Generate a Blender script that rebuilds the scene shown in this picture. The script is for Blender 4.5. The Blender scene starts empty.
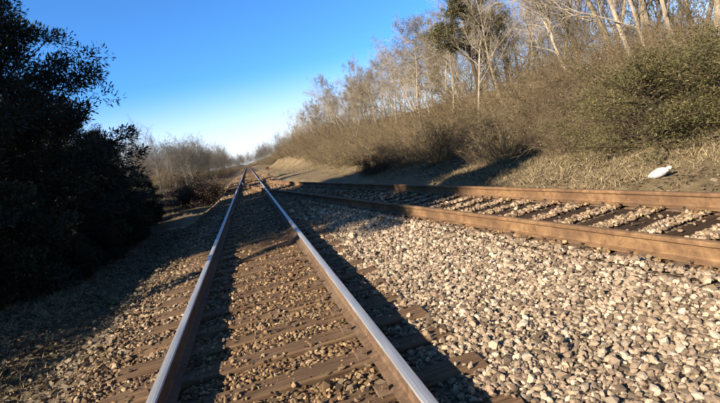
import bpy, math, random
import numpy as np
from mathutils import Vector, Matrix

# ------------------------------------------------------------------ camera, world, sun, exposure
scene = bpy.context.scene
COL = scene.collection
YAW, PITCH, ROLL, CAM_H, FOC = 0.2168, 0.128, 0.21, 1.319, 461.69
def cam_matrix():
    r0 = Vector((math.cos(YAW), -math.sin(YAW), 0)); fh = Vector((math.sin(YAW), math.cos(YAW), 0)); z = Vector((0, 0, 1))
    f = fh * math.cos(PITCH) - z * math.sin(PITCH)
    u0 = fh * math.sin(PITCH) + z * math.cos(PITCH)
    right = r0 * math.cos(ROLL) - u0 * math.sin(ROLL)
    up = r0 * math.sin(ROLL) + u0 * math.cos(ROLL)
    m = Matrix((right, up, -f)).transposed().to_4x4()
    m.translation = Vector((0, 0, CAM_H))
    return m
cd = bpy.data.cameras.new('camera'); cam = bpy.data.objects.new('camera', cd); COL.objects.link(cam)
cam.matrix_world = cam_matrix(); cd.sensor_width = 36; cd.lens = FOC / 720 * 36; cd.clip_end = 3000; cd.clip_start = 0.05
scene.camera = cam

SUN_EL, SUN_ROT = math.radians(27), math.radians(245)       # sun stands behind and to the left
w = bpy.data.worlds.new('World'); scene.world = w; w.use_nodes = True
wn = w.node_tree.nodes; wl = w.node_tree.links
sky = wn.new('ShaderNodeTexSky'); sky.sky_type = 'NISHITA'; sky.sun_disc = False
sky.sun_elevation = SUN_EL; sky.sun_rotation = SUN_ROT; sky.air_density = 0.8; sky.dust_density = 0.3; sky.ozone_density = 10.0
bg = wn['Background']; bg.inputs[1].default_value = 0.078
# pale band of horizon haze, the same all the way round
tc = wn.new('ShaderNodeTexCoord'); sx = wn.new('ShaderNodeSeparateXYZ'); wl.new(tc.outputs['Generated'], sx.inputs[0])
rp = wn.new('ShaderNodeValToRGB'); wl.new(sx.outputs['Z'], rp.inputs[0]); rp.color_ramp.interpolation = 'EASE'
rp.color_ramp.elements[0].position = 0.0; rp.color_ramp.elements[0].color = (.95, .95, .95, 1)
rp.color_ramp.elements[1].position = 0.19; rp.color_ramp.elements[1].color = (0, 0, 0, 1)
mx = wn.new('ShaderNodeMix'); mx.data_type = 'RGBA'; wl.new(rp.outputs[0], mx.inputs['Factor']); tn = wn.new('ShaderNodeMix'); tn.data_type = 'RGBA'; tn.blend_type = 'MULTIPLY'; tn.inputs['Factor'].default_value = 1; wl.new(sky.outputs[0], tn.inputs['A']); tn.inputs['B'].default_value = (.80, 1.05, 1.06, 1); wl.new(tn.outputs['Result'], mx.inputs['A']); mx.inputs['B'].default_value = (4.5, 4.7, 4.9, 1)
wl.new(mx.outputs['Result'], bg.inputs[0])
sl = bpy.data.lights.new('sun', 'SUN'); sl.energy = 5.0; sl.angle = math.radians(0.55); sl.color = (1.0, 0.90, 0.76)
so = bpy.data.objects.new('sun', sl); COL.objects.link(so)
sdir = Vector((math.cos(SUN_EL) * math.sin(SUN_ROT), math.cos(SUN_EL) * math.cos(SUN_ROT), math.sin(SUN_EL)))
so.rotation_euler = sdir.to_track_quat('Z', 'Y').to_euler()
scene.view_settings.view_transform = 'Standard'; scene.view_settings.look = 'None'
scene.view_settings.exposure = 1.7; scene.view_settings.gamma = 1.0
try:
    scene.cycles.max_bounces = 4; scene.cycles.diffuse_bounces = 2; scene.cycles.transparent_max_bounces = 4
    scene.cycles.filter_width = 2.0
except Exception: pass

rng = np.random.default_rng(7)
random.seed(7)

# ------------------------------------------------------------------ small helpers
def tag(o, label=None, cat=None, group=None, kind=None):
    if label: o['label'] = label
    if cat: o['category'] = cat
    if group: o['group'] = group
    if kind: o['kind'] = kind
    return o
def link(o, parent=None):
    COL.objects.link(o)
    if parent: o.parent = parent
    return o
def empty(name, loc=(0, 0, 0), rz=0.0, s=1.0):
    o = bpy.data.objects.new(name, None); COL.objects.link(o)
    o.location = loc; o.rotation_euler = (0, 0, rz); o.scale = (s, s, s); o.empty_display_size = 0.2
    return o
def mesh_obj(name, me, parent=None):
    return link(bpy.data.objects.new(name, me), parent)

def quad_mesh(name, V, Q, mats, midx=None, smooth=False, face_attr=None):
    V = np.asarray(V, np.float32); Q = np.asarray(Q, np.int32)
    me = bpy.data.meshes.new(name); n = Q.shape[1]
    me.vertices.add(len(V)); me.vertices.foreach_set('co', V.ravel())
    me.loops.add(Q.size); me.loops.foreach_set('vertex_index', Q.ravel())
    me.polygons.add(len(Q)); me.polygons.foreach_set('loop_start', np.arange(len(Q), dtype=np.int32) * n)
    me.polygons.foreach_set('loop_total', np.full(len(Q), n, np.int32))
    if midx is not None: me.polygons.foreach_set('material_index', np.asarray(midx, np.int32))
    me.polygons.foreach_set('use_smooth', np.full(len(Q), smooth, bool))
    for m in (mats if isinstance(mats, (list, tuple)) else [mats]): me.materials.append(m)
    me.update(); me.validate()
    if face_attr is not None and len(face_attr) == len(me.polygons):
        a = me.attributes.new('tone', 'FLOAT', 'FACE'); a.data.foreach_set('value', np.asarray(face_attr, np.float32))
    return me
def py_mesh(name, V, F, mats, smooth=False, midx=None):
    me = bpy.data.meshes.new(name); me.from_pydata([tuple(map(float, v)) for v in V], [], [tuple(f) for f in F])
    for m in (mats if isinstance(mats, (list, tuple)) else [mats]): me.materials.append(m)
    if midx: me.polygons.foreach_set('material_index', midx)
    if smooth: me.polygons.foreach_set('use_smooth', [True] * len(me.polygons))
    me.update(); return me

def vnoise(x, y, seed=0):
    """smooth value noise, arrays in, about -1..1"""
    x = np.asarray(x, float); y = np.asarray(y, float)
    xi = np.floor(x).astype(np.int64); yi = np.floor(y).astype(np.int64); fx = x - xi; fy = y - yi
    fx = fx * fx * (3 - 2 * fx); fy = fy * fy * (3 - 2 * fy)
    def h(a, b):
        n = (a * 374761393 + b * 668265263 + seed * 1442695041) & 0x7fffffff
        n = ((n ^ (n >> 13)) * 1274126177) & 0x7fffffff
        return ((n ^ (n >> 16)) & 0xffff) / 32767.5 - 1
    a = h(xi, yi); b = h(xi + 1, yi); c = h(xi, yi + 1); d = h(xi + 1, yi + 1)
    return (a * (1 - fx) + b * fx) * (1 - fy) + (c * (1 - fx) + d * fx) * fy
def fbm(x, y, s, seed=0, o=3):
    r = 0; a = 1; t = 0
    for k in range(o):
        r = r + a * vnoise(x / s * 2 ** k + 11.3 * k, y / s * 2 ** k - 7.1 * k, seed + k); t += a; a *= .5
    return r / t
def sstep(a, b, x):
    t = np.clip((np.asarray(x, float) - a) / (b - a), 0, 1); return t * t * (3 - 2 * t)

# ------------------------------------------------------------------ materials
def mat(name, build, rough=0.9, metallic=0.0, spec=0.3):
    m = bpy.data.materials.new(name); m.use_nodes = True
    nt = m.node_tree; b = nt.nodes['Principled BSDF']
    b.inputs['Roughness'].default_value = rough; b.inputs['Metallic'].default_value = metallic
    b.inputs['Specular IOR Level'].default_value = spec
    build(nt, b)
    bc = b.inputs['Base Color']                          # overall reflectance of dry, dusty outdoor matter
    if bc.is_linked and metallic < .5:
        m_ = nt.nodes.new('ShaderNodeMix'); m_.data_type = 'RGBA'; m_.blend_type = 'MULTIPLY'; m_.inputs['Factor'].default_value = 1
        nt.links.new(bc.links[0].from_socket, m_.inputs['A']); m_.inputs['B'].default_value = (.76, .71, .62, 1); nt.links.new(m_.outputs['Result'], bc)
    return m
def N(nt, t, **kw):
    n = nt.nodes.new(t)
    for k, v in kw.items():
        if k.startswith('i_'): n.inputs[k[2:].replace('_', ' ')].default_value = v
        else: setattr(n, k, v)
    return n
def ramp(nt, fac, stops, mode='LINEAR'):
    r = nt.nodes.new('ShaderNodeValToRGB'); r.color_ramp.interpolation = mode; e = r.color_ramp.elements
    while len(e) < len(stops): e.new(0.5)
    for k, (p, c) in enumerate(stops): e[k].position = p; e[k].color = (*c, 1)
    nt.links.new(fac, r.inputs[0]); return r.outputs[0]
def mix(nt, fac, a, b, mode='MIX'):
    m = nt.nodes.new('ShaderNodeMix'); m.data_type = 'RGBA'; m.blend_type = mode
    for s, v in ((m.inputs['Factor'], fac), (m.inputs['A'], a), (m.inputs['B'], b)):
        if isinstance(v, (float, int)): s.default_value = v
        elif isinstance(v, tuple): s.default_value = (*v, 1)
        else: nt.links.new(v, s)
    return m.outputs['Result']
def noise(nt, scale, detail=4, rough=0.6, vec=None, dist=0.0):
    n = N(nt, 'ShaderNodeTexNoise'); n.inputs['Scale'].default_value = scale; n.inputs['Detail'].default_value = detail
    n.inputs['Roughness'].default_value = rough; n.inputs['Distortion'].default_value = dist
    if vec is not None: nt.links.new(vec, n.inputs['Vector'])
    return n.outputs['Fac']
def coords(nt, kind='Object', scale=None):
    t = nt.nodes.new('ShaderNodeTexCoord'); v = t.outputs[kind]
    if scale:
        m = nt.nodes.new('ShaderNodeMapping'); m.inputs['Scale'].default_value = scale; nt.links.new(v, m.inputs[0]); v = m.outputs[0]
    return v
def bump(nt, b, h, strength, dist):
    u = nt.nodes.new('ShaderNodeBump'); u.inputs['Strength'].default_value = strength; u.inputs['Distance'].default_value = dist
    nt.links.new(h, u.inputs['Height']); nt.links.new(u.outputs[0], b.inputs['Normal'])

def m_stone(nt, b):
    oi = nt.nodes.new('ShaderNodeObjectInfo')
    at = N(nt, 'ShaderNodeAttribute', attribute_type='INSTANCER', attribute_name='tint')
    pale = ramp(nt, oi.outputs['Random'], [(0, (.10, .074, .054)), (.2, (.20, .152, .112)), (.5, (.295, .232, .175)), (.8, (.40, .325, .25)), (1, (.62, .53, .43))])
    dirty_shaded = ramp(nt, oi.outputs['Random'], [(0, (.06, .034, .018)), (.4, (.155, .098, .05)), (.8, (.26, .17, .088)), (1, (.42, .30, .18))])
    c = mix(nt, at.outputs['Fac'], pale, dirty_shaded)
    n = noise(nt, 25, 4, .7, coords(nt))
    c = mix(nt, .5, c, ramp(nt, n, [(.3, (.55, .5, .45)), (.7, (1.25, 1.2, 1.1))]), 'MULTIPLY')
    nt.links.new(c, b.inputs['Base Color']); bump(nt, b, n, .5, .006)
M_STONE = mat('ballast_stone', m_stone, .9)

def m_ballast(nt, b):
    v = coords(nt)
    vo = nt.nodes.new('ShaderNodeTexVoronoi'); vo.inputs['Scale'].default_value = 21; nt.links.new(v, vo.inputs['Vector'])
    sep = nt.nodes.new('ShaderNodeSeparateColor'); nt.links.new(vo.outputs['Color'], sep.inputs[0])
    at = N(nt, 'ShaderNodeAttribute', attribute_name='dirt')
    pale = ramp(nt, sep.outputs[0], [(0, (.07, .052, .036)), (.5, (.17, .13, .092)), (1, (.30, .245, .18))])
    dirty_shaded = ramp(nt, sep.outputs[0], [(0, (.05, .028, .016)), (.5, (.11, .066, .034)), (1, (.19, .118, .062))])
    c = mix(nt, at.outputs['Fac'], pale, dirty_shaded)
    nt.links.new(c, b.inputs['Base Color'])
    inv = nt.nodes.new('ShaderNodeMath'); inv.operation = 'SUBTRACT'; inv.inputs[0].default_value = 1; nt.links.new(vo.outputs['Distance'], inv.inputs[1])
    bump(nt, b, inv.outputs[0], 1.0, .03)
M_BALLAST = mat('ballast', m_ballast, .95, spec=.15)

def m_ground(nt, b):
    v = coords(nt)
    n1 = noise(nt, .35, 5, .6, v); n2 = noise(nt, 3.0, 6, .7, v); n3 = noise(nt, 40, 4, .7, v)
    c = ramp(nt, n2, [(.25, (.10, .075, .045)), (.45, (.20, .155, .095)), (.6, (.28, .22, .14)), (.8, (.37, .30, .20))])
    g = ramp(nt, n2, [(.3, (.11, .088, .048)), (.7, (.24, .195, .12))])
    f = ramp(nt, n1, [(.42, (0, 0, 0)), (.62, (1, 1, 1))])
    c = mix(nt, f, c, g)
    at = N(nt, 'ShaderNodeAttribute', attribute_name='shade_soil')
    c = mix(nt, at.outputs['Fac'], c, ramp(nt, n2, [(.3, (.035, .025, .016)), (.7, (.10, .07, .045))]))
    c = mix(nt, .6, c, ramp(nt, n3, [(.3, (.55, .52, .48)), (.7, (1.3, 1.25, 1.2))]), 'MULTIPLY')
    nt.links.new(c, b.inputs['Base Color']); bump(nt, b, n3, .8, .04)
M_GROUND = mat('weedy_ground', m_ground, .95, spec=.1)

def m_wood(nt, b):
    v = coords(nt, scale=(1.5, 26, 26))
    oi = nt.nodes.new('ShaderNodeObjectInfo')
    n = noise(nt, 1.6, 6, .65, v, .3); big = noise(nt, 2.2, 3, .6, coords(nt))
    c = ramp(nt, n, [(.3, (.028, .018, .011)), (.42, (.09, .053, .029)), (.6, (.18, .108, .058)), (.85, (.29, .185, .105))])
    c = mix(nt, ramp(nt, big, [(.5, (0, 0, 0)), (.75, (.6, .6, .6))]), c, (.19, .13, .075))
    c = mix(nt, ramp(nt, oi.outputs['Random'], [(0, (0, 0, 0)), (1, (.6, .6, .6))]), c, mix(nt, .5, c, (.045, .028, .018)))
    nt.links.new(c, b.inputs['Base Color']); bump(nt, b, n, .9, .012)
M_TIE = mat('weathered_tie_wood', m_wood, .9, spec=.2)
def m_wood2(nt, b):
    n = noise(nt, 1.6, 6, .65, coords(nt, scale=(1.5, 26, 26)), .3)
    nt.links.new(ramp(nt, n, [(.3, (.016, .010, .006)), (.5, (.042, .025, .014)), (.8, (.085, .052, .030))]), b.inputs['Base Color']); bump(nt, b, n, .9, .012)
M_TIE_DARK = mat('dark_creosoted_tie_wood', m_wood2, .9, spec=.15)

def m_rust(nt, b):
    v = coords(nt); n = noise(nt, 18, 6, .7, v); n2 = noise(nt, 1.2, 3, .5, v)
    c = ramp(nt, n, [(.3, (.045, .026, .018)), (.5, (.11, .066, .040)), (.75, (.20, .135, .085))])
    c = mix(nt, ramp(nt, n2, [(.4, (0, 0, 0)), (.7, (.5, .5, .5))]), c, (.19, .14, .095))
    nt.links.new(c, b.inputs['Base Color']); bump(nt, b, n, .4, .004)
M_RUST = mat('rusty_rail_steel', m_rust, .85, spec=.25)
def m_siding(nt, b):
    v = coords(nt); n = noise(nt, 9, 9, .78, v, .4); n2 = noise(nt, 1.6, 4, .6, v)
    c = ramp(nt, n, [(.30, (.06, .030, .016)), (.42, (.14, .080, .040)), (.55, (.21, .126, .064)), (.75, (.29, .19, .105))])
    c = mix(nt, ramp(nt, n2, [(.42, (0, 0, 0)), (.62, (.75, .75, .75))]), c, (.085, .048, .028))
    nt.links.new(c, b.inputs['Base Color']); bump(nt, b, n, .4, .004)
M_SRUST = mat('orange_rusted_siding_rail', m_siding, .85, spec=.25)
def m_steel(nt, b):
    v = coords(nt, scale=(60, 1.2, 1)); n = noise(nt, 1.5, 4, .6, v)
    nt.links.new(ramp(nt, n, [(.3, (.28, .27, .25)), (.7, (.45, .43, .40))]), b.inputs['Base Color'])
    nt.links.new(ramp(nt, n, [(.3, (.44,) * 3), (.7, (.62,) * 3)]), b.inputs['Roughness'])
M_STEEL = mat('polished_rail_head', m_steel, .35, metallic=.7, spec=.5)

def bark(name, lo, hi, sc=8):
    def f(nt, b):
        n = noise(nt, sc, 5, .7, coords(nt, scale=(1, 1, .25))); oi = nt.nodes.new('ShaderNodeObjectInfo')
        c = ramp(nt, n, [(.3, lo), (.7, hi)])
        c = mix(nt, .35, c, ramp(nt, oi.outputs['Random'], [(0, (.6, .6, .62)), (1, (1.35, 1.3, 1.2))]), 'MULTIPLY')
        nt.links.new(c, b.inputs['Base Color']); bump(nt, b, n, .6, .02)
    return mat(name, f, .9, spec=.15)
M_BARK = bark('grey_bark', (.15, .125, .10), (.42, .37, .30))
M_TWIG = bark('bare_twigs', (.18, .155, .13), (.38, .335, .28), 3)
M_TWIG_FAR = bark('grey_bare_twigs', (.085, .078, .07), (.17, .155, .14), 3)
M_BRUSH = bark('dry_brush_stems', (.085, .066, .042), (.21, .165, .105), 3)
M_GREYBARK = bark('dull_grey_bark', (.10, .09, .08), (.26, .24, .215))
M_DBARK = bark('dark_bark', (.04, .03, .02), (.10, .075, .055))
def leafmat(name, stops, trans=.15, rough=.7):
    def f(nt, b):
        at = N(nt, 'ShaderNodeAttribute', attribute_name='tone')
        nt.links.new(ramp(nt, at.outputs['Fac'], stops), b.inputs['Base Color'])
        b.inputs['Subsurface Weight'].default_value = 0
    return mat(name, f, rough, spec=.25)
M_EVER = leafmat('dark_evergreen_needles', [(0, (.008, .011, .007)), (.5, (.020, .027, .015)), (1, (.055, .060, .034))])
M_CEDAR = leafmat('olive_cedar_sprays', [(0, (.022, .022, .009)), (.5, (.080, .074, .028)), (1, (.18, .155, .066))])
M_DEAD = leafmat('dead_tan_leaves', [(0, (.06, .043, .026)), (.5, (.13, .098, .06)), (1, (.22, .17, .11))])
M_OLIVE = leafmat('olive_vine_leaves', [(0, (.05, .042, .02)), (.5, (.12, .10, .047)), (1, (.22, .18, .09))])
M_RUSSET = leafmat('russet_leaves', [(0, (.025, .014, .010)), (.5, (.075, .042, .027)), (1, (.16, .098, .062))])
M_GRASS = leafmat('dry_grass', [(0, (.10, .078, .042)), (.5, (.20, .158, .09)), (1, (.31, .25, .155))])

# ------------------------------------------------------------------ layout functions
TRACK_X = -0.168; GAUGE = 1.505; HG = GAUGE / 2; SLOPE = math.tan(0.132); ARC_Y = 22.7; ARC_R = 180.0; ARC_END = 46.4
def sid(y):                                             # x of the siding's centre line
    y = np.asarray(y, float)
    a = 4.41 - SLOPE * y
    b = TRACK_X + np.clip(ARC_END - y, 0, None) ** 2 / (2 * ARC_R)
    s = np.where(y < ARC_Y, a - (4.41 - SLOPE * ARC_Y - (TRACK_X + (ARC_END - ARC_Y) ** 2 / (2 * ARC_R))) * np.clip(y / ARC_Y, 0, 1), b)
    return s
def bal_right(y): return np.maximum(sid(y) + 1.35, TRACK_X + 1.95)
def bal_z(x, y):
    x = np.asarray(x, float); y = np.asarray(y, float)
    e = bal_right(y)
    z = -0.222 + 0.012 * fbm(x, y, .5, 3) + 0.02 * fbm(x, y, 2.5, 5)
    mid = (x - 1.2) * (sid(y) - 1.4 - x)                      # between the tracks: slightly humped and lumpy
    z = z + .05 * sstep(.95, 1.15, sid(y) - x) * sstep(2.3, 1.6, sid(y) - x) * (x > 1.3)
    z = z + np.where(mid > 0, .02 + .045 * fbm(x, y, 1.3, 9), 0) * sstep(0, .6, mid)
    z = z - 0.50 * np.clip((-1.75 - x), 0, None) + -0.38 * np.clip(x - e, 0, None)
    return z
def ground_z(x, y):
    x = np.asarray(x, float); y = np.asarray(y, float)
    e = bal_right(y) + .25
    z = np.full(np.broadcast(x, y).shape, -0.75)
    # left: ditch then woods floor
    L = -0.72 + .06 * fbm(x, y, 1.2, 21) + .10 * sstep(-2.9, -3.8, x) + 0.95 * sstep(-5.2, -11, x) + .4 * fbm(x, y, 14, 33) * sstep(-6, -14, x)
    toe = np.maximum(e, 5.0 + .5 * fbm(y, y * 0, 9, 41))
    up = np.clip(x - toe, 0, None)
    bank = -.30 + .08 * sstep(e - .1, e + .6, x) + .07 * np.minimum(up, 2.6) + .21 * np.clip(up - 2.6, 0, 9) + .05 * np.clip(up - 12, 0, 40)
    bank = bank + (.05 * fbm(x, y, .9, 51) + .25 * fbm(x, y, 6, 55) * sstep(1, 5, up)) * sstep(0, .8, x - e)
    z = np.where(x < -2.5, L, z)
    z = np.where(x > e - .1, bank, z)
    z = z + np.where(x > 3.5, 1.6 * sstep(3.8, 7.5, x) * sstep(44, 60, y) * sstep(118, 95, y), 0)
    far = sstep(120, 320, y)
    z = z + far * (1.5 * fbm(x, y, 90, 61) * sstep(4, 30, abs(x)) )
    # valley sides well beyond the line
    z = z + 5 * sstep(60, 260, abs(x)) + 3 * sstep(450, 800, y)
    return z

# ------------------------------------------------------------------ ground and ballast sheets
def axis(segs):
    out = []
    for a, b, n in segs: out += list(np.linspace(a, b, n, endpoint=False))
    return np.array(out + [segs[-1][1]])
def grid_mesh(name, X, Y, zf, m, attrs):
    gx, gy = np.meshgrid(X, Y); z = zf(gx, gy)
    V = np.stack([gx, gy, z], -1).reshape(-1, 3); nx, ny = len(X), len(Y)
    i = np.arange(nx - 1)[None, :] + np.arange(ny - 1)[:, None] * nx
    Q = np.stack([i, i + 1, i + 1 + nx, i + nx], -1).reshape(-1, 4)
    me = quad_mesh(name, V, Q, m, smooth=True)
    for k, f in attrs.items():
        a = me.attributes.new(k, 'FLOAT', 'POINT'); a.data.foreach_set('value', f(V[:, 0], V[:, 1]).astype(np.float32))
    return me
GX = axis([(-900, -200, 10), (-200, -40, 24), (-40, -10, 40), (-10, 16, 150), (16, 45, 40), (45, 200, 24), (200, 900, 10)])
GY = axis([(-60, -6, 14), (-6, 24, 150), (24, 70, 90), (70, 200, 60), (200, 1500, 30)])
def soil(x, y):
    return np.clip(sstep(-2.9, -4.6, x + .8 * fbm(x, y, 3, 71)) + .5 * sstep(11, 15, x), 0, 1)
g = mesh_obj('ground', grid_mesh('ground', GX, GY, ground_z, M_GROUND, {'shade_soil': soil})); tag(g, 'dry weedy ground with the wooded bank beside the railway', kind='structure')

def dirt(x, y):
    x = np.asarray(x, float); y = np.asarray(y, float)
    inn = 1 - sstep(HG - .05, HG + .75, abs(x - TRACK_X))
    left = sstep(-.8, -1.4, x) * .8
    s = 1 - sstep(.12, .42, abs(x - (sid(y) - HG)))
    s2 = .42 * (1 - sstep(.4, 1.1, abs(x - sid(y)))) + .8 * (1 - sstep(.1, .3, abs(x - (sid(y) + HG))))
    far = sstep(7, 16, y) * .75  # tree shade painted into the stone colour along the farther track bed
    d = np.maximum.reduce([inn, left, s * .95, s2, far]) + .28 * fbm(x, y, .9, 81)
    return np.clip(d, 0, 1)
BYs = axis([(-6, 14, 200), (14, 50, 160), (50, 260, 100)])
U = np.linspace(0, 1, 90)
gu, gy = np.meshgrid(U, BYs); gx = -3.1 + gu * (bal_right(gy) + .7 + 3.1)
V = np.stack([gx, gy, bal_z(gx, gy)], -1).reshape(-1, 3); nx, ny = len(U), len(BYs)
ii = np.arange(nx - 1)[None, :] + np.arange(ny - 1)[:, None] * nx
me = quad_mesh('ballast_bed', V, np.stack([ii, ii + 1, ii + 1 + nx, ii + nx], -1).reshape(-1, 4), M_BALLAST, smooth=True)
a = me.attributes.new('dirt', 'FLOAT', 'POINT'); a.data.foreach_set('value', dirt(V[:, 0], V[:, 1]).astype(np.float32))
bed = mesh_obj('ballast_bed', me); tag(bed, 'bed of crushed stone ballast under both tracks', kind='structure')

# ------------------------------------------------------------------ instanced scatter (only for what nobody could count)
def scatter(name, P, R, S, T, sources, parent=None):
    """P positions, R euler, S scale, T tint; sources: objects kept out of the scene"""
    me = bpy.data.meshes.new(name + '_points'); me.vertices.add(len(P)); me.vertices.foreach_set('co', np.asarray(P, np.float32).ravel())
    for k, t, arr in (('rot', 'FLOAT_VECTOR', R), ('scl', 'FLOAT', S), ('tint', 'FLOAT', T), ('pick', 'INT', rng.integers(0, len(sources), len(P)))):
        a = me.attributes.new(k, t, 'POINT')
        if t == 'FLOAT_VECTOR': a.data.foreach_set('vector', np.asarray(arr, np.float32).ravel())
        elif t == 'INT': a.data.foreach_set('value', np.asarray(arr, np.int32))
        else: a.data.foreach_set('value', np.asarray(arr, np.float32))
    c = bpy.data.collections.new(name + '_kinds')
    for s in sources: c.objects.link(s)
    o = mesh_obj(name, me, parent)
    ng = bpy.data.node_groups.new(name, 'GeometryNodeTree')
    ng.interface.new_socket('Geometry', in_out='INPUT', socket_type='NodeSocketGeometry')
    ng.interface.new_socket('Geometry', in_out='OUTPUT', socket_type='NodeSocketGeometry')
    gi = ng.nodes.new('NodeGroupInput'); go = ng.nodes.new('NodeGroupOutput')
    mp = ng.nodes.new('GeometryNodeMeshToPoints'); ip = ng.nodes.new('GeometryNodeInstanceOnPoints'); ci = ng.nodes.new('GeometryNodeCollectionInfo')
    ci.inputs[0].default_value = c; ci.inputs['Separate Children'].default_value = True; ci.inputs['Reset Children'].default_value = True
    ip.inputs['Pick Instance'].default_value = True
    L = ng.links.new
    def attr(nm, t):
        n = ng.nodes.new('GeometryNodeInputNamedAttribute'); n.data_type = t; n.inputs['Name'].default_value = nm; return n.outputs['Attribute']
    e2r = ng.nodes.new('FunctionNodeEulerToRotation')
    L(gi.outputs[0], mp.inputs[0]); L(mp.outputs[0], ip.inputs['Points']); L(ci.outputs[0], ip.inputs['Instance'])
    L(attr('pick', 'INT'), ip.inputs['Instance Index']); L(attr('rot', 'FLOAT_VECTOR'), e2r.inputs[0]); L(e2r.outputs[0], ip.inputs['Rotation'])
    L(attr('scl', 'FLOAT'), ip.inputs['Scale']); L(ip.outputs[0], go.inputs[0])
    o.modifiers.new('scatter', 'NODES').node_group = ng
    return o

ICO_V = []; 
t_ = (1 + 5 ** .5) / 2
ICO_V = np.array([(-1, t_, 0), (1, t_, 0), (-1, -t_, 0), (1, -t_, 0), (0, -1, t_), (0, 1, t_), (0, -1, -t_), (0, 1, -t_), (t_, 0, -1), (t_, 0, 1), (-t_, 0, -1), (-t_, 0, 1)]) / 1.902
ICO_F = [(0, 11, 5), (0, 5, 1), (0, 1, 7), (0, 7, 10), (0, 10, 11), (1, 5, 9), (5, 11, 4), (11, 10, 2), (10, 7, 6), (7, 1, 8), (3, 9, 4), (3, 4, 2), (3, 2, 6), (3, 6, 8), (3, 8, 9), (4, 9, 5), (2, 4, 11), (6, 2, 10), (8, 6, 7), (9, 8, 1)]
def stone_mesh(k):
    r = np.random.default_rng(100 + k); v = ICO_V.copy()
    v *= r.uniform(.66, 1.18, (12, 1)); v *= np.array([r.uniform(.95, 1.35), r.uniform(.75, 1.0), r.uniform(.5, .8)])
    # a few cleaved faces
    for _ in range(3):
        n = r.normal(size=3); n /= np.linalg.norm(n); d = v @ n; c = .5; v -= np.clip(d - c, 0, None)[:, None] * n
    return py_mesh('stone', v, ICO_F, M_STONE)
STONES = [stone_mesh(k) for k in range(10)]

def sample(xa, xb, ya, yb, dens):
    n = int((xb - xa) * (yb - ya) * dens); return rng.uniform(xa, xb, n), rng.uniform(ya, yb, n)
def in_view(x, y, margin=2.2):
    # generous wedge round the frame so that a step aside still finds stones
    ang = np.degrees(np.arctan2(x, np.maximum(y, .01)))
    return (ang < 66) & (ang > -42) | (np.hypot(x, y) < margin)
RAILW = .085
def keep_off_rails(x, y):
    k = (abs(x - (TRACK_X - HG)) > RAILW) & (abs(x - (TRACK_X + HG)) > RAILW)
    return k & (abs(x - (sid(y) - HG)) > RAILW) & (abs(x - (sid(y) + HG)) > RAILW)

# ties: rows known before the stones so that fewer stones lie on them
TIE_SP = .52
main_rows = 4.70 + TIE_SP * np.arange(-20, 370)
TH = 0.132
sd_ = np.array([-math.sin(TH), math.cos(TH)]); sn_ = np.array([math.cos(TH), math.sin(TH)])
sid_rows = 3.05 + .53 * np.arange(-16, 23)              # along the siding's own direction
def on_tie(x, y, r=.115):
    k = np.round((y - 4.70) / TIE_SP); m = (abs(y - 4.70 - k * TIE_SP) < r) & (x > TRACK_X - 1.3) & (x < np.where(y > 14.9, sid(y) + 1.3, TRACK_X + 1.3))
    s = x * sd_[0] + y * sd_[1]; k2 = np.round((s - 3.05) / .53)
    m2 = (abs(s - 3.05 - k2 * .53) < r + .045) & (x - sid(y) < 1.28) & (x - sid(y) > -.95) & (y < 14.9)
    return m, m2
PX, PY, PS = [], [], []
for xa, xb, ya, yb, dens, s0 in ((-3.0, 7.0, .6, 5.5, 1550, .0205), (-3.0, 6.5, 5.5, 10, 950, .0245), (-3.0, 5.6, 10, 20, 300, .035), (-3.0, 4.5, 20, 45, 80, .05), (-3, 2.2, 45, 80, 30, .06), (-3.0, 7, -2.5, .6, 120, .03)):
    x, y = sample(xa, xb, ya, yb, dens)
    k = (in_view(x, y) | (y < .6)) & (x < bal_right(y) + .45) & keep_off_rails(x, y); x, y = x[k], y[k]
    PX.append(x); PY.append(y); PS.append(s0 * rng.lognormal(-.05, .31, len(x)))
x = np.concatenate(PX); y = np.concatenate(PY); s = np.concatenate(PS)
m1, m2 = on_tie(x, y)
inner = abs(x - TRACK_X) < HG
keep = rng.random(len(x)) > np.where(m1, np.where(inner, .82, .95), np.where(m2, .99, 0.0))
near_left = (x < TRACK_X - HG) & (rng.random(len(x)) < .35)
keep &= ~near_left
x, y, s = x[keep], y[keep], s[keep]; s = s * np.where(abs(x - TRACK_X) < 1.0, .82, 1); m1, m2 = on_tie(x, y)
crib2 = (abs(x - sid(y)) < 1.2) & (y < 15) & ~m2
z = bal_z(x, y) + s * rng.uniform(.0, .55, len(x)) + np.where(m1 | m2, .035, 0) + np.where(crib2, .035, 0)
z = np.where(x < -1.9, z - .01, z)
R = rng.uniform(-math.pi, math.pi, (len(x), 3)); R[:, 0] *= .25; R[:, 1] *= .25
T = np.clip(dirt(x, y) + rng.normal(0, .12, len(x)), 0, 1)
far_s = [bpy.data.objects.new('ballast_stone', m) for m in STONES]
o = scatter('ballast_stones', np.stack([x, y, z], -1), R, s, T, far_s)
tag(o, 'loose pale crushed stones covering the ballast bed', 'ballast', kind='stuff')
NST = len(x)
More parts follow.
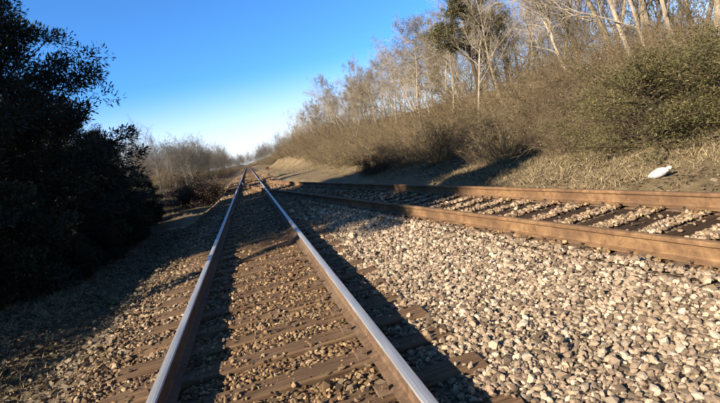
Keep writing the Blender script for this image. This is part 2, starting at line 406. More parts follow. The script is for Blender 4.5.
# the larger stones that lie proud in the foreground: one object each, parts of the bed
M_STONE_BIG = []
def m_bigstone(c0, c1):
    def f(nt, b):
        n = noise(nt, 22, 5, .7, coords(nt)); nt.links.new(ramp(nt, n, [(.3, c0), (.7, c1)]), b.inputs['Base Color']); bump(nt, b, n, .6, .01)
    return f
for k, (c0, c1) in enumerate((((.22, .18, .13), (.38, .32, .25)), ((.33, .28, .22), (.55, .49, .40)), ((.12, .08, .05), (.24, .17, .105)))):
    M_STONE_BIG.append(mat('loose_stone_tone', m_bigstone(c0, c1), .9))
n = 0
while n < 280:
    x1 = rng.uniform(-2.4, 5.8); y1 = rng.uniform(1.5, 5.6)
    a1, a2 = on_tie(np.array([x1]), np.array([y1]), .14)
    if not keep_off_rails(np.array([x1]), np.array([y1]))[0] or a1[0] or a2[0] or not in_view(np.array([x1]), np.array([y1]), 0)[0]: continue
    if x1 < 1.2 and rng.random() < .5: continue
    if abs(x1 - TRACK_X) < HG and abs(abs(x1 - TRACK_X) - HG) < .12: continue
    s1 = rng.uniform(.028, .043)
    m0 = STONES[rng.integers(0, 10)]
    k = 2 if dirt(x1, y1) > .5 else rng.integers(0, 2)
    key = (m0.name, int(k))
    mm = bpy.data.meshes.get('loose_stone_%s_%d' % key)
    if mm is None: mm = m0.copy(); mm.name = 'loose_stone_%s_%d' % key; mm.materials.clear(); mm.materials.append(M_STONE_BIG[k])
    so_ = mesh_obj('stone', mm, bed); so_.location = (x1, y1, float(bal_z(x1, y1)) + s1 * .45); so_.scale = (s1,) * 3
    so_.rotation_euler = (rng.uniform(-.5, .5), rng.uniform(-.5, .5), rng.uniform(-3, 3)); n += 1

# ------------------------------------------------------------------ ties
def tie_mesh(k, L):
    r = np.random.default_rng(200 + k); ns = 12; xs = np.linspace(-L / 2, L / 2, ns); V = []; F = []
    for i, xx in enumerate(xs):
        e = .008 * r.normal(size=8); w_ = .112 + .004 * r.normal()
        end = i in (0, ns - 1); c = .012 + (.012 if end else 0)
        xx = xx + (.015 * r.normal() if end else 0)
        prof = [(-w_, -.17), (-w_, -c), (-w_ + c, 0), (0, -.002), (w_ - c, 0), (w_, -c), (w_, -.17)]
        for j, (yy, zz) in enumerate(prof): V.append((xx + (r.normal() * .008 if end else 0), yy + e[j] * .5, zz + (e[j] * .35 if zz > -.1 else 0)))
    m_ = 7
    for i in range(ns - 1):
        for j in range(m_ - 1): a_ = i * m_ + j; F.append((a_, a_ + m_, a_ + m_ + 1, a_ + 1))
    F.append(tuple(range(m_))); F.append(tuple(reversed(range((ns - 1) * m_, ns * m_))))
    return py_mesh('tie', V, F, M_TIE)
TIES = [tie_mesh(k, 2.6) for k in range(5)]
DARK_TIES = []
for m_ in TIES:
    m2_ = m_.copy(); m2_.name = 'dark_tie'; m2_.materials[0] = M_TIE_DARK; DARK_TIES.append(m2_)
def box_v(x0, x1, y0, y1, z0, z1, bev=0.0):
    V = [(x0, y0, z0), (x1, y0, z0), (x1, y1, z0), (x0, y1, z0), (x0, y0, z1 - bev), (x1, y0, z1 - bev), (x1, y1, z1 - bev), (x0, y1, z1 - bev), (x0 + bev, y0 + bev, z1), (x1 - bev, y0 + bev, z1), (x1 - bev, y1 - bev, z1), (x0 + bev, y1 - bev, z1)]
    F = [(3, 2, 1, 0), (0, 1, 5, 4), (1, 2, 6, 5), (2, 3, 7, 6), (3, 0, 4, 7), (4, 5, 9, 8), (5, 6, 10, 9), (6, 7, 11, 10), (7, 4, 8, 11), (8, 9, 10, 11)]
    return V, F
def join(parts):
    V = []; F = []
    for v, f in parts: n_ = len(V); V += list(v); F += [tuple(i + n_ for i in q) for q in f]
    return V, F
PLATE = py_mesh('tie_plate', *join([box_v(-.16, .16, -.085, .085, 0, .014, .004)]), M_RUST)
SPIKE = py_mesh('spike', *join([box_v(-.012, .012, -.012, .012, 0, .022, .002), box_v(-.026, .012, -.016, .016, .0215, .036, .005)]), M_RUST)
TIE_Z = -.186
ntie = [0]
def place_tie(track, x, y, rz, length=2.6, plates=(), spikes=False, z=TIE_Z, meshes=None):
    r = rng
    me_ = (meshes or TIES)[r.integers(0, 5)]
    o = mesh_obj('tie', me_, track); o.location = (x, y, z + r.uniform(-.010, .004)); o.rotation_euler = (r.normal() * .004, r.normal() * .003, rz + r.normal() * .008)
    o.scale = (length / 2.6, r.uniform(.92, 1.06), 1)
    if r.random() < .5: o.scale.x *= -1; sx = -1
    else: sx = 1
    for px in plates:
        p = mesh_obj('tie_plate', PLATE, o); p.location = (px / o.scale.x, 0, .0025); p.scale = (1 / abs(o.scale.x), 1, 1)
        if spikes:
            for dx, dy, fl in ((-.10, -.05, 1), (.10, .05, -1)):
                q = mesh_obj('spike', SPIKE, o); q.location = ((px + dx) / o.scale.x, dy, .016); q.scale = (fl * sx * 1.0, 1, 1)
    return o

main = empty('railway_track', (TRACK_X, 0, 0)); tag(main, 'straight main railway track with polished blue grey rail heads', 'railway track')
side = empty('railway_track', (4.41, 0, 0)); tag(side, 'rust brown siding track converging from the right, in front of the white bag', 'railway track')
for yk in main_rows:
    if yk < -3: continue
    if yk > 75: break
    if yk > 14.9 and yk < 42:
        r_end = float(sid(yk)) + 1.3 - TRACK_X; L_ = r_end + 1.3; cx = (r_end - 1.3) / 2
    else: L_, cx = 2.6, 0
    near = yk < 16
    place_tie(main, cx, yk, 0, L_, ((-HG - cx, HG - cx) if yk < 24 else ()), near)
fy = main_rows[main_rows > 75]
V, F = join([box_v(-1.3, 1.3, yy - .11, yy + .11, TIE_Z - .1, TIE_Z, .01) for yy in fy])
o = mesh_obj('tie', py_mesh('distant_ties', V, F, M_TIE), main); o['kind'] = 'stuff'
for sk in sid_rows:
    # the point of the siding's centre line whose distance along the siding is sk
    y_ = sk
    for _ in range(8): y_ = (sk - float(sid(y_)) * sd_[0]) / sd_[1]
    if y_ > 14.9 or y_ < -5: continue
    xx = float(sid(y_))
    place_tie(side, xx - 4.41, y_, TH, 2.6, (-HG, HG), y_ < 14, z=TIE_Z - .006, meshes=DARK_TIES).scale.y *= 1.18

# ------------------------------------------------------------------ rails
def rail_section():
    # (x, z) going round, head top centre at z = 0
    return [(-.075, -.180), (-.075, -.170), (-.020, -.155), (-.009, -.140), (-.009, -.055), (-.020, -.045), (-.036, -.036), (-.037, -.010), (-.030, -.001), (-.012, .002), (.012, .002), (.030, -.001), (.037, -.010), (.036, -.036), (.020, -.045), (.009, -.055), (.009, -.140), (.020, -.155), (.075, -.170), (.075, -.180)]
def rail_mesh(name, path, mats, origin):
    S = rail_section(); m_ = len(S); V = []; F = []; MI = []
    P = [np.array(p, float) for p in path]
    for i, p in enumerate(P):
        d = (P[min(i + 1, len(P) - 1)] - P[max(i - 1, 0)]); d /= np.linalg.norm(d); nrm = np.array([d[1], -d[0]])
        for (sx, sz) in S: q = p + nrm * sx; V.append((q[0] - origin[0], q[1] - origin[1], sz))
    for i in range(len(P) - 1):
        for j in range(m_):
            a_ = i * m_ + j; b_ = i * m_ + (j + 1) % m_
            F.append((a_, b_, b_ + m_, a_ + m_)); MI.append(1 if 7 <= j <= 11 else 0)
    F.append(tuple(reversed(range(m_)))); F.append(tuple(range((len(P) - 1) * m_, len(P) * m_))); MI += [0, 0]
    me_ = py_mesh(name, V, F, mats, midx=MI)
    return me_
ys = list(np.arange(-6, 60, 3.0)) + list(np.arange(60, 261, 20.0))
def wig(y, k): return .003 * math.sin(y * .21 + k)
for s_ in (-1, 1):
    mesh_obj('rail', rail_mesh('main_rail', [(TRACK_X + s_ * HG + wig(yy, s_), yy) for yy in ys], [M_RUST, M_STEEL], (TRACK_X, 0)), main)
# siding: near rail runs to the crossing, then on inside the main track as a closure rail; far rail closes onto the right main rail
FROG = 23.2
ya = np.arange(-6, FROG - .5, 1.0); yb = np.arange(FROG + .8, 40.6, 1.0)
mesh_obj('rail', rail_mesh('siding_rail', [(float(sid(t)) - HG / math.cos(TH), t) for t in ya], [M_SRUST, M_SRUST], (4.41, 0)), side)
mesh_obj('closure_rail', rail_mesh('closure_rail', [(float(sid(t)) - HG, t) for t in yb], [M_SRUST, M_SRUST], (4.41, 0)), side)
mesh_obj('rail', rail_mesh('siding_rail', [(float(sid(t)) + HG / math.cos(min(TH, max(0, (ARC_END - t) / ARC_R))), t) for t in np.arange(-6, 41, 1.0)], [M_SRUST, M_SRUST], (4.41, 0)), side)

# bolted joint bars on the rails, where the photograph's rails run on without a break they stay plain
# ------------------------------------------------------------------ plants
class QB:
    """collects tubes and leaf quads as arrays"""
    def __init__(s): s.V = []; s.Q = []; s.T = []; s.n = 0
    def tube(s, P, R, k=4):
        P = np.asarray(P, float); m = len(P); d = np.gradient(P, axis=0); d /= np.linalg.norm(d, axis=1)[:, None] + 1e-9
        ref = np.array([.31, .2, .93]) if abs(d[0][2]) < .8 else np.array([.95, .3, .05])
        u = np.cross(d, ref); u /= np.linalg.norm(u, axis=1)[:, None]; v = np.cross(d, u)
        a = np.arange(k) * 2 * math.pi / k
        ring = P[:, None] + (u[:, None] * np.cos(a)[None, :, None] + v[:, None] * np.sin(a)[None, :, None]) * np.asarray(R)[:, None, None]
        i = np.arange(m - 1)[:, None] * k; j = np.arange(k)[None]; j2 = (j + 1) % k
        Q = np.stack([i + j, i + j2, i + k + j2, i + k + j], -1).reshape(-1, 4) + s.n
        s.V.append(ring.reshape(-1, 3)); s.Q.append(Q); s.T.append(np.full(len(Q), .5)); s.n += m * k
    def leaves(s, C, D, L, W, tone, r):
        """C centres, D directions (unit), L length, W width"""
        n = len(C); up = r.normal(size=(n, 3)); sd = np.cross(D, up); sd /= np.linalg.norm(sd, axis=1)[:, None] + 1e-9
        L = np.broadcast_to(L, n)[:, None]; W = np.broadcast_to(W, n)[:, None]
        V = np.stack([C, C + D * L * .5 + sd * W * .5, C + D * L, C + D * L * .5 - sd * W * .5], 1).reshape(-1, 3)
        Q = np.arange(4 * n).reshape(-1, 4) + s.n
        s.V.append(V); s.Q.append(Q); s.T.append(np.clip(tone, 0, 1)); s.n += 4 * n
    def mesh(s, name, m): return quad_mesh(name, np.concatenate(s.V), np.concatenate(s.Q), m, face_attr=np.concatenate(s.T))
def unit(v): v = np.asarray(v, float); return v / (np.linalg.norm(v, axis=-1, keepdims=True) + 1e-9)
def path(p, d, L, n, r, wob=.12, lift=0.0):
    P = [np.array(p, float)]; d = unit(d)
    for _ in range(n): d = unit(d + r.normal(size=3) * wob + np.array([0, 0, lift])); P.append(P[-1] + d * L / n)
    return np.array(P)
def side_dir(d, r, ang):
    a = unit(np.cross(d, r.normal(size=3))); return unit(d * math.cos(ang) + a * math.sin(ang))
def at(P, t):
    f = t * (len(P) - 1); i = min(int(f), len(P) - 2); return P[i] + (P[i + 1] - P[i]) * (f - i), unit(P[i + 1] - P[i])

def bare_tree(seed, H=9.0, tr=.11, lean=(0, 0), start=.3, limbs=13, spread=1.0, leafy=0, leafmat=None, forks=1, twigmat=None, barkmat=None):
    r = np.random.default_rng(seed); T = QB(); C = QB(); LF = QB(); tips = []
    for fk in range(forks):
        d0 = np.array([lean[0] + r.normal() * .12 * (forks > 1), lean[1] + r.normal() * .12 * (forks > 1), 1.0])
        h = H * r.uniform(.8, 1) if fk else H
        P = path((0.12 * fk * r.normal(), .12 * fk * r.normal(), -.3), d0, h, 9, r, .07, .02)
        rad = tr * (.75 if fk else 1) * (1 - np.linspace(0, 1, 10) * .88); rad[0] *= 1.35
        T.tube(P, rad, 7)
        for li in range(limbs):
            t = start + (1 - start) * ((li + r.random()) / limbs) ** .9 * .97
            p, d = at(P, t); ang = r.uniform(.55, 1.0) * (1.1 - .35 * t)
            L = h * (.42 - .26 * t) * r.uniform(.7, 1.25) * spread
            b = side_dir(d, r, ang); B = path(p, b, L, 5, r, .16, .06)
            r0 = max(.012, tr * (1 - t * .88) * .45); T.tube(B, r0 * (1 - np.linspace(0, 1, 6) * .8), 5)
            for bi in range(6):
                t2 = .2 + .8 * (bi + r.random()) / 6 * .98; p2, d2 = at(B, t2)
                L2 = L * .5 * (1.15 - .55 * t2) * r.uniform(.6, 1.2); B2 = path(p2, side_dir(d2, r, r.uniform(.5, .95)), L2, 3, r, .2, .08)
                C.tube(B2, [r0 * .42, r0 * .32, r0 * .22, .0035], 4)
                for ti in range(6):
                    t3 = .15 + .85 * (ti + r.random()) / 6 * .98; p3, d3 = at(B2, t3)
                    L3 = max(.18, L2 * .55 * r.uniform(.5, 1.2)); B3 = path(p3, side_dir(d3, r, r.uniform(.4, .9)), L3, 2, r, .2, .06)
                    C.tube(B3, [.0055, .004, .002], 3)
                    tips.append(B3[-1]); tips.append(B3[1])
                    for si in range(3):
                        p4, d4 = at(B3, .2 + .75 * r.random()); C.tube(np.array([p4, p4 + side_dir(d4, r, .6) * L3 * r.uniform(.3, .6)]), [.0035, .0018], 3)
    parts = [('trunk', T.mesh('bare_trunk', barkmat or M_BARK)), ('crown', C.mesh('bare_crown', twigmat or M_TWIG))]
    if leafy:
        tips = np.array(tips); c = tips[r.integers(0, len(tips), leafy)] + r.normal(size=(leafy, 3)) * .09
        cl = fbm(c[:, 0] * 1.0, c[:, 2], 1.2, seed) * .4
        LF.leaves(c, unit(r.normal(size=(leafy, 3)) + [0, 0, -.4]), r.uniform(.05, .10, leafy), r.uniform(.03, .055, leafy), .5 + cl + r.normal(size=leafy) * .18, r)
        parts.append(('leaves', LF.mesh('leaves', leafmat or M_DEAD)))
    return parts

def evergreen(seed, H=8.5, R=2.6, m=None, base=.04, nb=78, per=820, leaf=(.08, .17), wid=(.035, .07), bushy=1.0, top=.15, rnd=False):
    r = np.random.default_rng(seed); T = QB(); C = QB(); m = m or M_EVER
    P = path((0, 0, -.3), (r.normal() * .05, r.normal() * .05, 1), H * .97, 9, r, .04, .02)
    T.tube(P, .15 * H / 8.5 * (1 - np.linspace(0, 1, 10) * .9), 7)
    for i in range(nb):
        t = base + (1 - base) * (i + r.random()) / nb * .97; p, d = at(P, t)
        prof = (.62 + .45 * math.sin(math.pi * min(1, t + .12))) * math.sqrt(max(.05, 1 - .92 * max(0, (t - .55) / .45) ** 2)) if rnd else (math.sin(math.pi * min(1, .25 + t * .8)) * .85 + top) * (1 - .35 * max(0, t - .75) * 4 * .6)
        L = R * prof * r.uniform(.65, 1.15); az = i * 2.4 + r.normal() * .35
        b = unit([math.cos(az), math.sin(az), r.uniform(-.05, .5) + .5 * t]); B = path(p, b, L, 5, r, .14, .03)
        T.tube(B, .035 * (1 - np.linspace(0, 1, 6) * .8), 4)
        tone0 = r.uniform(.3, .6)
        nc = max(3, int(5 * bushy * L / R + 2))
        for k in range(nc):
            q, dq = at(B, .35 + .65 * (k + r.random()) / nc * .99); cr = r.uniform(.22, .46) * (R / 2.6) ** .5
            q = q + r.normal(size=3) * .16; n = int(per * r.uniform(.6, 1.2) / 5)
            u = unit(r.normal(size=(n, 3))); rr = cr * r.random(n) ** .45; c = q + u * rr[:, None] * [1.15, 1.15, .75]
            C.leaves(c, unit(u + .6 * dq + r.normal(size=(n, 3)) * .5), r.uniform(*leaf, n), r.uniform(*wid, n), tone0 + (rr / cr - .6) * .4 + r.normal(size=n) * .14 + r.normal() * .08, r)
    return [('trunk', T.mesh('evergreen_trunk', M_DBARK)), ('crown', C.mesh('evergreen_crown', m))]

def brush(seed, H=2.2, R=1.3, stems=34, m=None, leafy=0, leafmat=None):
    r = np.random.default_rng(seed); C = QB(); LF = QB(); tips = []
    for i in range(stems):
        az = r.uniform(0, 2 * math.pi); o_ = unit([math.cos(az), math.sin(az), 0]) * R * .35 * r.random()
        d = np.array([math.cos(az) * r.uniform(.1, .9), math.sin(az) * r.uniform(.1, .9), 1.0]); L = H * r.uniform(.6, 1.15)
        B = path((o_[0], o_[1], -.1), d, L, 5, r, .16, -.06); C.tube(B, [.011, .009, .008, .006, .004, .002], 3)
        for k in range(8):
            p, dd = at(B, .2 + .8 * r.random()); L2 = L * r.uniform(.15, .38); b2 = path(p, side_dir(dd, r, r.uniform(.4, 1.0)), L2, 2, r, .2, .0)
            C.tube(b2, [.005, .004, .002], 3); tips.append(b2[-1]); tips.append(b2[1])
            for q in range(3):
                p3, d3 = at(b2, r.random()); C.tube(np.array([p3, p3 + side_dir(d3, r, .7) * L2 * .45]), [.0032, .0016], 3)
    parts = [('stems', C.mesh('brush_stems', m or M_BRUSH))]
    if leafy:
        tips = np.array(tips); c = tips[r.integers(0, len(tips), leafy)] + r.normal(size=(leafy, 3)) * .10
        LF.leaves(c, unit(r.normal(size=(leafy, 3)) + [0, 0, -.3]), r.uniform(.04, .085, leafy), r.uniform(.025, .045, leafy), .5 + r.normal(size=leafy) * .2 + .3 * vnoise(c[:, 0] * 2, c[:, 2] * 2, seed), r)
        parts.append(('leaves', LF.mesh('brush_leaves', leafmat or M_DEAD)))
    return parts

def plant(kind_name, parts, x, y, s=1.0, rz=0.0, label='', cat='tree', group=None, z=None, tilt=(0, 0)):
    o = empty(kind_name, (x, y, (float(ground_z(x, y)) if z is None else z)), rz, s); o.rotation_euler = (tilt[0], tilt[1], rz)
    for nm, me_ in parts: mesh_obj(nm, me_, o)
    return tag(o, label, cat, group)

BARE = [bare_tree(301, 9.5, .085, (.05, .02), limbs=16), bare_tree(302, 8.5, .075, (-.1, .05), .25, 12, 1.15), bare_tree(303, 10, .10, (.0, -.05), .34, 17, 1.0, forks=1),
        bare_tree(304, 8, .065, (.08, .0), .22, 10, 1.2, forks=2), bare_tree(305, 9, .075, (-.05, -.06), .3, 15, 1.1)]
GREY = [bare_tree(331, 9, .10, (.05, .02), .22, 15, 1.2, twigmat=M_TWIG_FAR, barkmat=M_GREYBARK), bare_tree(332, 8.5, .09, (-.05, .05), .18, 15, 1.3, forks=2, twigmat=M_TWIG_FAR, barkmat=M_GREYBARK)]
OAK = [bare_tree(311, 8.5, .11, (.0, .05), .22, 13, 1.15, leafy=5000, leafmat=M_DEAD), bare_tree(312, 7.5, .10, (.05, .0), .2, 12, 1.2, leafy=7000, leafmat=M_OLIVE)]
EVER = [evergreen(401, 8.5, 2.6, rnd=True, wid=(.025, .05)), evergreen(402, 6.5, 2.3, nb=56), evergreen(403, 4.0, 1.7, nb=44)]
CEDAR = evergreen(411, 3.6, 2.2, M_CEDAR, base=.04, nb=64, per=420, leaf=(.05, .11), wid=(.014, .028), bushy=1.3, top=.3)
BRUSH = [brush(501), brush(502, 2.0, 1.5, 42, leafy=700), brush(503, 1.6, 1.2, 36, leafy=1300, leafmat=M_OLIVE), brush(504, 2.6, 1.4, 40, leafy=500)]
RUSSET = brush(511, 1.7, 1.3, 40, M_DBARK, leafy=9000, leafmat=M_RUSSET)
LOWB = [brush(521, .8, .8, 22, leafy=700), brush(522, .6, .7, 20, leafy=900, leafmat=M_OLIVE)]

# ---- left side: dark evergreens close to the line
left_ever = [
    (0, -5.9, 15.6, 1.06, .3, 'tallest dark evergreen on the left, its crown cutting highest into the blue sky'),
    (0, -7.3, 11.6, 1.0, 2.1, 'dark evergreen in front of the tallest one, at the left edge'),
    (0, -9.4, 14.4, 1.15, 4.0, 'dark evergreen in the second row behind the left edge'),
    (1, -6.0, 21.6, .66, 1.2, 'lower dark evergreen just beyond the tallest one, first step down towards the bare trees'),
    (2, -5.9, 26.0, .72, 5.1, 'small evergreen stepping down beyond the lower one'),
    (2, -6.6, 30.5, .7, 2.8, 'last and smallest evergreen of the left row before the bare trees'),
    (0, -9.2, 7.4, 1.0, 3.3, 'dark evergreen on the left beside the camera'),
    (0, -8.6, 10.0, 1.0, 1.9, 'dark evergreen left of the camera, next towards the left edge'),
    (0, -11.2, 7.2, 1.35, 2.9, 'dark evergreen in the second row left of the camera'),
    (0, -12.8, 10.4, 1.35, .9, 'dark evergreen in the second row, next towards the left edge'),
    (0, -13.4, 12.4, 1.2, 5.2, 'dark evergreen in the third row behind the left edge'),
    (2, -6.2, 10.2, .62, 4.4, 'low dark bush by the ditch, nearest in the left corner'),
    (2, -5.3, 11.6, .7, 3.4, 'low dark bush by the ditch in front of the evergreen at the left edge'),
    (2, -5.0, 18.6, .7, .4, 'low dark bush by the ditch at the foot of the tallest evergreen'),
    (2, -4.75, 12.6, .42, .9, 'knee high dark bush at the ditch lip below the tallest evergreen, nearest of three'),
    (2, -4.6, 14.8, .40, 2.6, 'knee high dark bush at the ditch lip, middle one of three'),
    (2, -4.5, 17.2, .42, 5.6, 'knee high dark bush at the ditch lip, farthest of three'),
    (1, -9.0, 19.5, 1.0, 1.4, 'dark evergreen behind the tallest one'),
    (2, -5.2, 23.4, .55, 1.4, 'low dark bush by the ditch beyond the tallest evergreen'),
    (1, -10.0, 25.0, .9, 3.4, 'dark evergreen far back in the second row'),
    (0, -11.0, 29.5, 1.0, 1.1, 'tall evergreen set back from the ditch behind the small stepping ones'),
    (0, -11.6, 35.5, .95, 3.1, 'tall evergreen set back at the far end of the left row'),
    (1, -11.0, 40.5, 1.0, 4.1, 'last set back evergreen before the grey bare trees on the left'),
    (1, -8.8, 29.6, .62, 2.4, 'small dark evergreen behind the last of the left row'),
]
PINE = evergreen(421, 13.0, 2.7, base=.60, nb=52, per=900, rnd=False, wid=(.03, .06), top=.3)
for x, y, s, rz, lb in ((-11.2, 2.3, .82, .4, 'tall high crowned pine left of the camera'), (-13.2, 5.2, .86, 2.0, 'taller high crowned pine behind the first one left of the camera'), (-11.4, 7.2, .76, 3.6, 'high crowned pine nearest the left edge of the picture'),
                         (-9.7, 3.9, .76, 5.0, 'shorter high crowned pine closest to the ditch left of the camera'), (-9.9, 6.9, .80, 1.5, 'high crowned pine between the ditch and the two taller ones')):
    plant('pine_tree', PINE, x, y, s, rz, lb, 'pine', 'high crowned pines left of the camera')
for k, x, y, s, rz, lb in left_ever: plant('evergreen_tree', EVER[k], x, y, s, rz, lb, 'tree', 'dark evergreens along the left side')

# ---- left side farther on: grey bare trees
gl = 'grey bare trees beyond the evergreens on the left'
for i in range(52):
    y = 34 + i * 2.6 + rng.uniform(-2, 2); x = -9.0 - rng.uniform(0, 10) - 4 * (y < 45) + .015 * max(0, y - 60)
    plant('bare_tree', GREY[rng.integers(0, 2)], x, y, rng.uniform(.6, .85) + .001 * (y - 34), rng.uniform(0, 6), 'grey leafless tree in the row beyond the evergreens left of the track', 'tree', gl)
for i in range(50):
    y = 27 + i * 2.4 + rng.uniform(-1.5, 1.5); x = -9.5 - rng.uniform(0, 5) - (1 if y > 50 else 0)
    plant('brush_shrub', BRUSH[rng.integers(0, 4)], x, y, rng.uniform(.9, 1.5), rng.uniform(0, 6), 'leafless grey brown thicket shrub under the bare trees left of the track', 'shrub', 'thicket left of the track')
RUSSET2 = brush(512, 1.7, .75, 46, M_DBARK, leafy=9000, leafmat=M_RUSSET)
plant('russet_shrub', RUSSET2, -2.75, 31.0, 1.15, .5, 'russet leafy shrub left of the track, right one of the dark brown pair', 'shrub')
plant('russet_shrub', RUSSET2, -4.2, 32.4, 1.15, 2.9, 'russet leafy shrub left of the track, left one of the dark brown pair', 'shrub')

# ---- right side: wooded bank
gr = 'bare trees on the right bank'
pts = []
tries = 0
while len(pts) < 235 and tries < 9000:
    tries += 1
    y = -4 + 146 * rng.random() ** 1.5; x = 9.4 + abs(rng.normal()) * 6 + .01 * y
    if y < 12 and x < 10.5: continue
    if len(pts) > 120: x = x + 9
    if all((x - a) ** 2 + (y - b) ** 2 > (1.15 + .012 * y) ** 2 for a, b in pts): pts.append((x, y))
back = []
while len(back) < 60:
    x = rng.uniform(14, 30); y = -2 + 42 * rng.random() ** 1.3
    if all((x - a) ** 2 + (y - b) ** 2 > 2.2 for a, b in back + pts): back.append((x, y))
pts += back
LOOK = ['straight slender', 'wide spreading', 'stout high crowned', 'twin stemmed', 'slim upright']
def band(y): return 0 if y < 14 else 1 if y < 30 else 2 if y < 65 else 3
BAND = ['on the right bank behind the cedars', 'on the right bank beyond the siding shadows', 'on the right bank where woods slope down skyward', 'far along the right bank by the vanishing point']
for i, (x, y) in enumerate(pts):
    if rng.random() < (.22 if y < 30 else .25): q_ = int(rng.integers(0, 2)); kk = OAK[q_]; leafy_ = True; lb = ['tree holding tan dead leaves ', 'tree with olive vine leaves '][q_] + BAND[band(y)]; gg = lb.replace('tree', 'trees', 1)
    else: q_ = int(rng.integers(0, 5)); kk = BARE[q_]; leafy_ = False; lb = LOOK[q_] + ' leafless tree ' + BAND[band(y)]; gg = lb.replace('tree', 'trees', 1)
    plant('dry_leaved_tree' if leafy_ else 'bare_tree', kk, x, y, rng.uniform(.62, .85) + rng.uniform(.2, .45) * (y < 17) + .015 * min(10, x - 9), rng.uniform(0, 6), lb, 'tree', gg, tilt=(rng.normal() * .05, rng.normal() * .08 - .17))
n = 0
pts2 = []
tries = 0
while len(pts2) < 270 and tries < 9000:
    tries += 1
    y = 1 + 190 * rng.random() ** 2.0; x = 6.6 + abs(rng.normal()) * 3.4 - .4 * (y > 14) + .6 * (y < 12)
    if y < 9.5 and x < 8.4: continue
    if all((x - a) ** 2 + (y - b) ** 2 > (.7 + .02 * y) ** 2 for a, b in pts2): pts2.append((x, y))
for x, y in pts2:
    q_ = int(rng.integers(0, 4)); lb = ['bare tangled brown shrub ', 'brown shrub with scattered dead leaves ', 'low olive leaved shrub ', 'tall thin stemmed shrub '][q_] + BAND[band(y)]
    plant('brush_shrub', BRUSH[q_], x, y, (rng.uniform(.45, .8) + .10 * min(6, max(0, x - 8))) * (.8 if y < 13 else 1) + .004 * y, rng.uniform(0, 6), lb, 'shrub', lb.replace('shrub', 'shrubs', 1))

# named individuals on the right
for x, y, sx, sz, rz, lb in ((7.45, 7.5, .74, .54, 0, 'broad olive green cedar bush right behind the white bag by the siding'), (8.4, 5.8, .74, .56, 2.0, 'olive green cedar bush at the right edge, beside the broad cedar')):
    c_ = plant('cedar_bush', CEDAR, x, y, 1, rz, lb, 'cedar'); c_.scale = (sx, sx, sz)
OLIVE_PINE = evergreen(431, 8.6, 1.9, M_CEDAR, base=.42, nb=46, per=620, leaf=(.07, .15), wid=(.025, .05), rnd=True)
plant('pine_tree', OLIVE_PINE, 11.6, 20.6, .92, 1.0, 'olive green pine rising over the right bank, where the woods meet the open sky', 'pine', tilt=(0, -.08))

def lumpy(name, rx, ry, rz_, m, seed, amp=.12, nu=20, nv=14):
    V = []; F = []
    for i in range(nv + 1):
        ph = math.pi * i / nv
        for j in range(nu):
            th = 2 * math.pi * j / nu; n_ = np.array([math.sin(ph) * math.cos(th), math.sin(ph) * math.sin(th), math.cos(ph)])
            k_ = 1 + amp * float(fbm(n_[0] * 2.1 + n_[2] * 1.3 + 5, n_[1] * 2.1 - n_[2] * .8, .8, seed)); k_ = k_ * (1 + .05 * math.sin(th * 7 + ph * 3))
            V.append(n_ * [rx, ry, rz_] * k_)
    for i in range(nv):
        for j in range(nu): F.append((i * nu + j, i * nu + (j + 1) % nu, (i + 1) * nu + (j + 1) % nu, (i + 1) * nu + j))
    return py_mesh(name, V, F, m, smooth=True)
def m_plastic(nt, b):
    n = noise(nt, 9, 4, .6, coords(nt)); nt.links.new(ramp(nt, n, [(.3, (.36, .36, .35)), (.6, (.62, .62, .61))]), b.inputs['Base Color']); bump(nt, b, noise(nt, 22, 3, .5, coords(nt, scale=(1, 2.5, 1)), 1.2), 1.0, .03)
M_PLASTIC = mat('white_plastic', m_plastic, .45, spec=.4)
M_PLASTIC.node_tree.nodes['Principled BSDF'].inputs['Subsurface Weight'].default_value = .1
lit_o = empty('plastic_bag', (5.93, 5.78, float(ground_z(5.93, 5.78)) + .085), .7); lit_o.rotation_euler = (.0, -.32, -.75)
tag(lit_o, 'white filled plastic bag lying on the tan grass in front of the cedar', 'bag')
mesh_obj('sack', lumpy('sack', .145, .09, .066, M_PLASTIC, 5), lit_o)
kn = mesh_obj('knot', lumpy('knot', .05, .03, .03, M_PLASTIC, 6, .3, 10, 8), lit_o); kn.location = (.150, 0, .012)

plant('brush_pile', RUSSET, 5.15, 19.2, .62, 1.2, 'low dark brown brush pile on the sunlit verge below the right bank', 'brush pile', z=float(ground_z(5.15, 19.2)) - .1)
plant('brush_shrub', BRUSH[0], 6.6, 11.2, .75, 1.2, 'bare grey shrub at the edge of the dark shadow beyond the siding', 'shrub')

# switch stand beside the points, at the right of the far rails
sw = empty('switch_stand', (1.7, 44.0, -.2)); tag(sw, 'small rusty switch stand beside the right rail far down the track', 'switch stand')
mesh_obj('base', py_mesh('stand_base', *join([box_v(-.35, .35, -.12, .12, 0, .08, .01), box_v(-.12, .12, -.10, .10, .078, .34, .03)]), M_RUST), sw)
q_ = QB(); q_.tube([(0, 0, .3), (0, 0, .6), (0, 0, .95)], [.025, .022, .02], 8); mesh_obj('mast', q_.mesh('stand_mast', M_RUST), sw)
q_ = QB(); q_.tube([(.05, 0, .28), (.38, .02, .22), (.62, .02, .12)], [.02, .018, .024], 6); mesh_obj('lever', q_.mesh('stand_lever', M_RUST), sw)
def m_red(nt, b):
    n = noise(nt, 12, 4, .6, coords(nt)); nt.links.new(ramp(nt, n, [(.35, (.06, .02, .015)), (.65, (.16, .035, .025))]), b.inputs['Base Color'])
M_RED = mat('faded_red_paint', m_red, .6)
mesh_obj('target', py_mesh('stand_target', *join([box_v(-.17, .17, -.012, .012, .70, .96, .006)]), M_RED), sw)

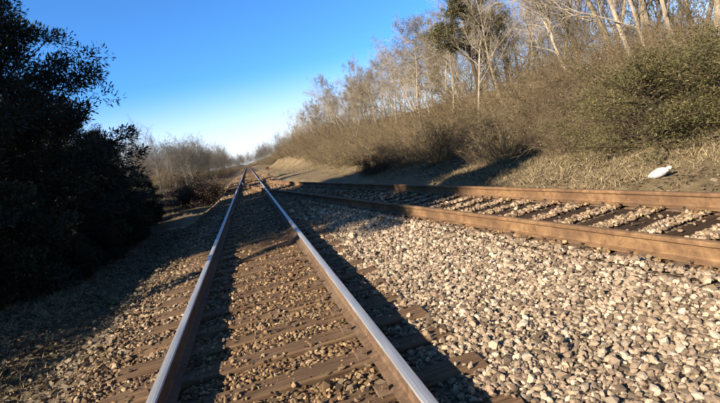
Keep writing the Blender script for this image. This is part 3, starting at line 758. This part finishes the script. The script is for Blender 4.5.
# the sheet that lies far off where the line meets the sky
src = [bpy.data.objects.new('far_tree', parts[1][1]) for parts in GREY] + [bpy.data.objects.new('far_brush', BRUSH[k][0][1]) for k in (0, 3)]
x = np.concatenate([rng.uniform(-130, -18, 900), rng.uniform(-60, 70, 1300), rng.uniform(-26, -6, 260)]); y = np.concatenate([rng.uniform(70, 300, 900), rng.uniform(170, 420, 1300), rng.uniform(100, 200, 260)])
k = (abs(x + .2) > 5) | (y > 260); x, y = x[k], y[k]
o = scatter('distant_woods', np.stack([x, y, ground_z(x, y) - .5], -1), np.stack([x * 0, x * 0, rng.uniform(0, 6, len(x))], -1), rng.uniform(.7, 1.15, len(x)), x * 0, src)
tag(o, 'far off bare woods closing the horizon beyond the end of the track', 'woods', kind='stuff')

# ---- grass and weeds
def tuft(seed, n=16, h=.28, lay=.7):
    r = np.random.default_rng(seed); Q = QB(); c = r.normal(size=(n, 3)) * [.05, .05, 0]; c[:, 2] = -.02
    d = unit(np.stack([r.normal(size=n) * lay, r.normal(size=n) * lay, np.ones(n)], -1)); Q.leaves(c, d, r.uniform(.5, 1.2, n) * h, .011, r.uniform(0, 1, n), r)
    return Q.mesh('tuft', M_GRASS)
TUFT = [bpy.data.objects.new('grass_tuft', tuft(600 + k, 14 + 2 * k, .09 + .03 * k, .8 + .4 * (k % 2))) for k in range(5)]
xs_, ys_ = [], []
for xa, xb, ya, yb, dn in ((4.6, 13, 1, 16, 55), (4.4, 13, 16, 40, 34), (2.6, 12, 40, 90, 14), (-12, -2.4, 2, 16, 60), (-12, -2.4, 16, 50, 24), (-12, -2.2, 50, 100, 10)):
    a_, b_ = sample(xa, xb, ya, yb, dn); dd = fbm(a_, b_, 1.6, 91); k = rng.random(len(a_)) < sstep(-.5, .5, dd); xs_.append(a_[k]); ys_.append(b_[k])
x = np.concatenate(xs_); y = np.concatenate(ys_); k = (x < -2.6) | (x > bal_right(y) + .3); x, y = x[k], y[k]
o = scatter('dry_grass', np.stack([x, y, ground_z(x, y)], -1), np.stack([rng.normal(0, .2, len(x)), rng.normal(0, .2, len(x)), rng.uniform(0, 6, len(x))], -1), rng.uniform(.5, 1.2, len(x)), x * 0, TUFT)
tag(o, 'dry tan grass and weeds on the verges and the bank', 'grass', kind='stuff')
# fallen leaves and straw
LIT = []
for k in range(3):
    r = np.random.default_rng(700 + k); Q = QB(); c = r.normal(size=(9, 3)) * [.12, .12, .006]; d = unit(r.normal(size=(9, 3)) * [1, 1, .12]); Q.leaves(c, d, r.uniform(.04, .09, 9), r.uniform(.02, .045, 9), r.uniform(0, 1, 9), r)
    LIT.append(bpy.data.objects.new('leaf_litter', Q.mesh('leaf_litter', M_DEAD)))
a_, b_ = sample(-5.5, -1.7, 1.5, 20, 60); c_, d_ = sample(5, 13, 1, 25, 22)
e_, f_ = sample(-1.8, 6.5, .8, 14, 1.3); k = keep_off_rails(e_, f_); e_, f_ = e_[k], f_[k]
x = np.concatenate([a_, c_, e_]); y = np.concatenate([b_, d_, f_]); k = (x < 0) | (x > bal_right(y) + .2) | (np.arange(len(x)) >= len(a_) + len(c_)); x, y = x[k], y[k]
zz = np.maximum(ground_z(x, y), np.where(x < bal_right(y) + .2, bal_z(x, y) + .03, -9)) + .015
o = scatter('leaf_litter', np.stack([x, y, zz], -1), np.stack([x * 0, x * 0, rng.uniform(0, 6, len(x))], -1), rng.uniform(.7, 1.3, len(x)), x * 0, LIT)
tag(o, 'fallen dead leaves scattered over the verges', 'leaf litter', kind='stuff')

print('stones', NST, 'tris', sum(len(m.polygons) for m in bpy.data.meshes))
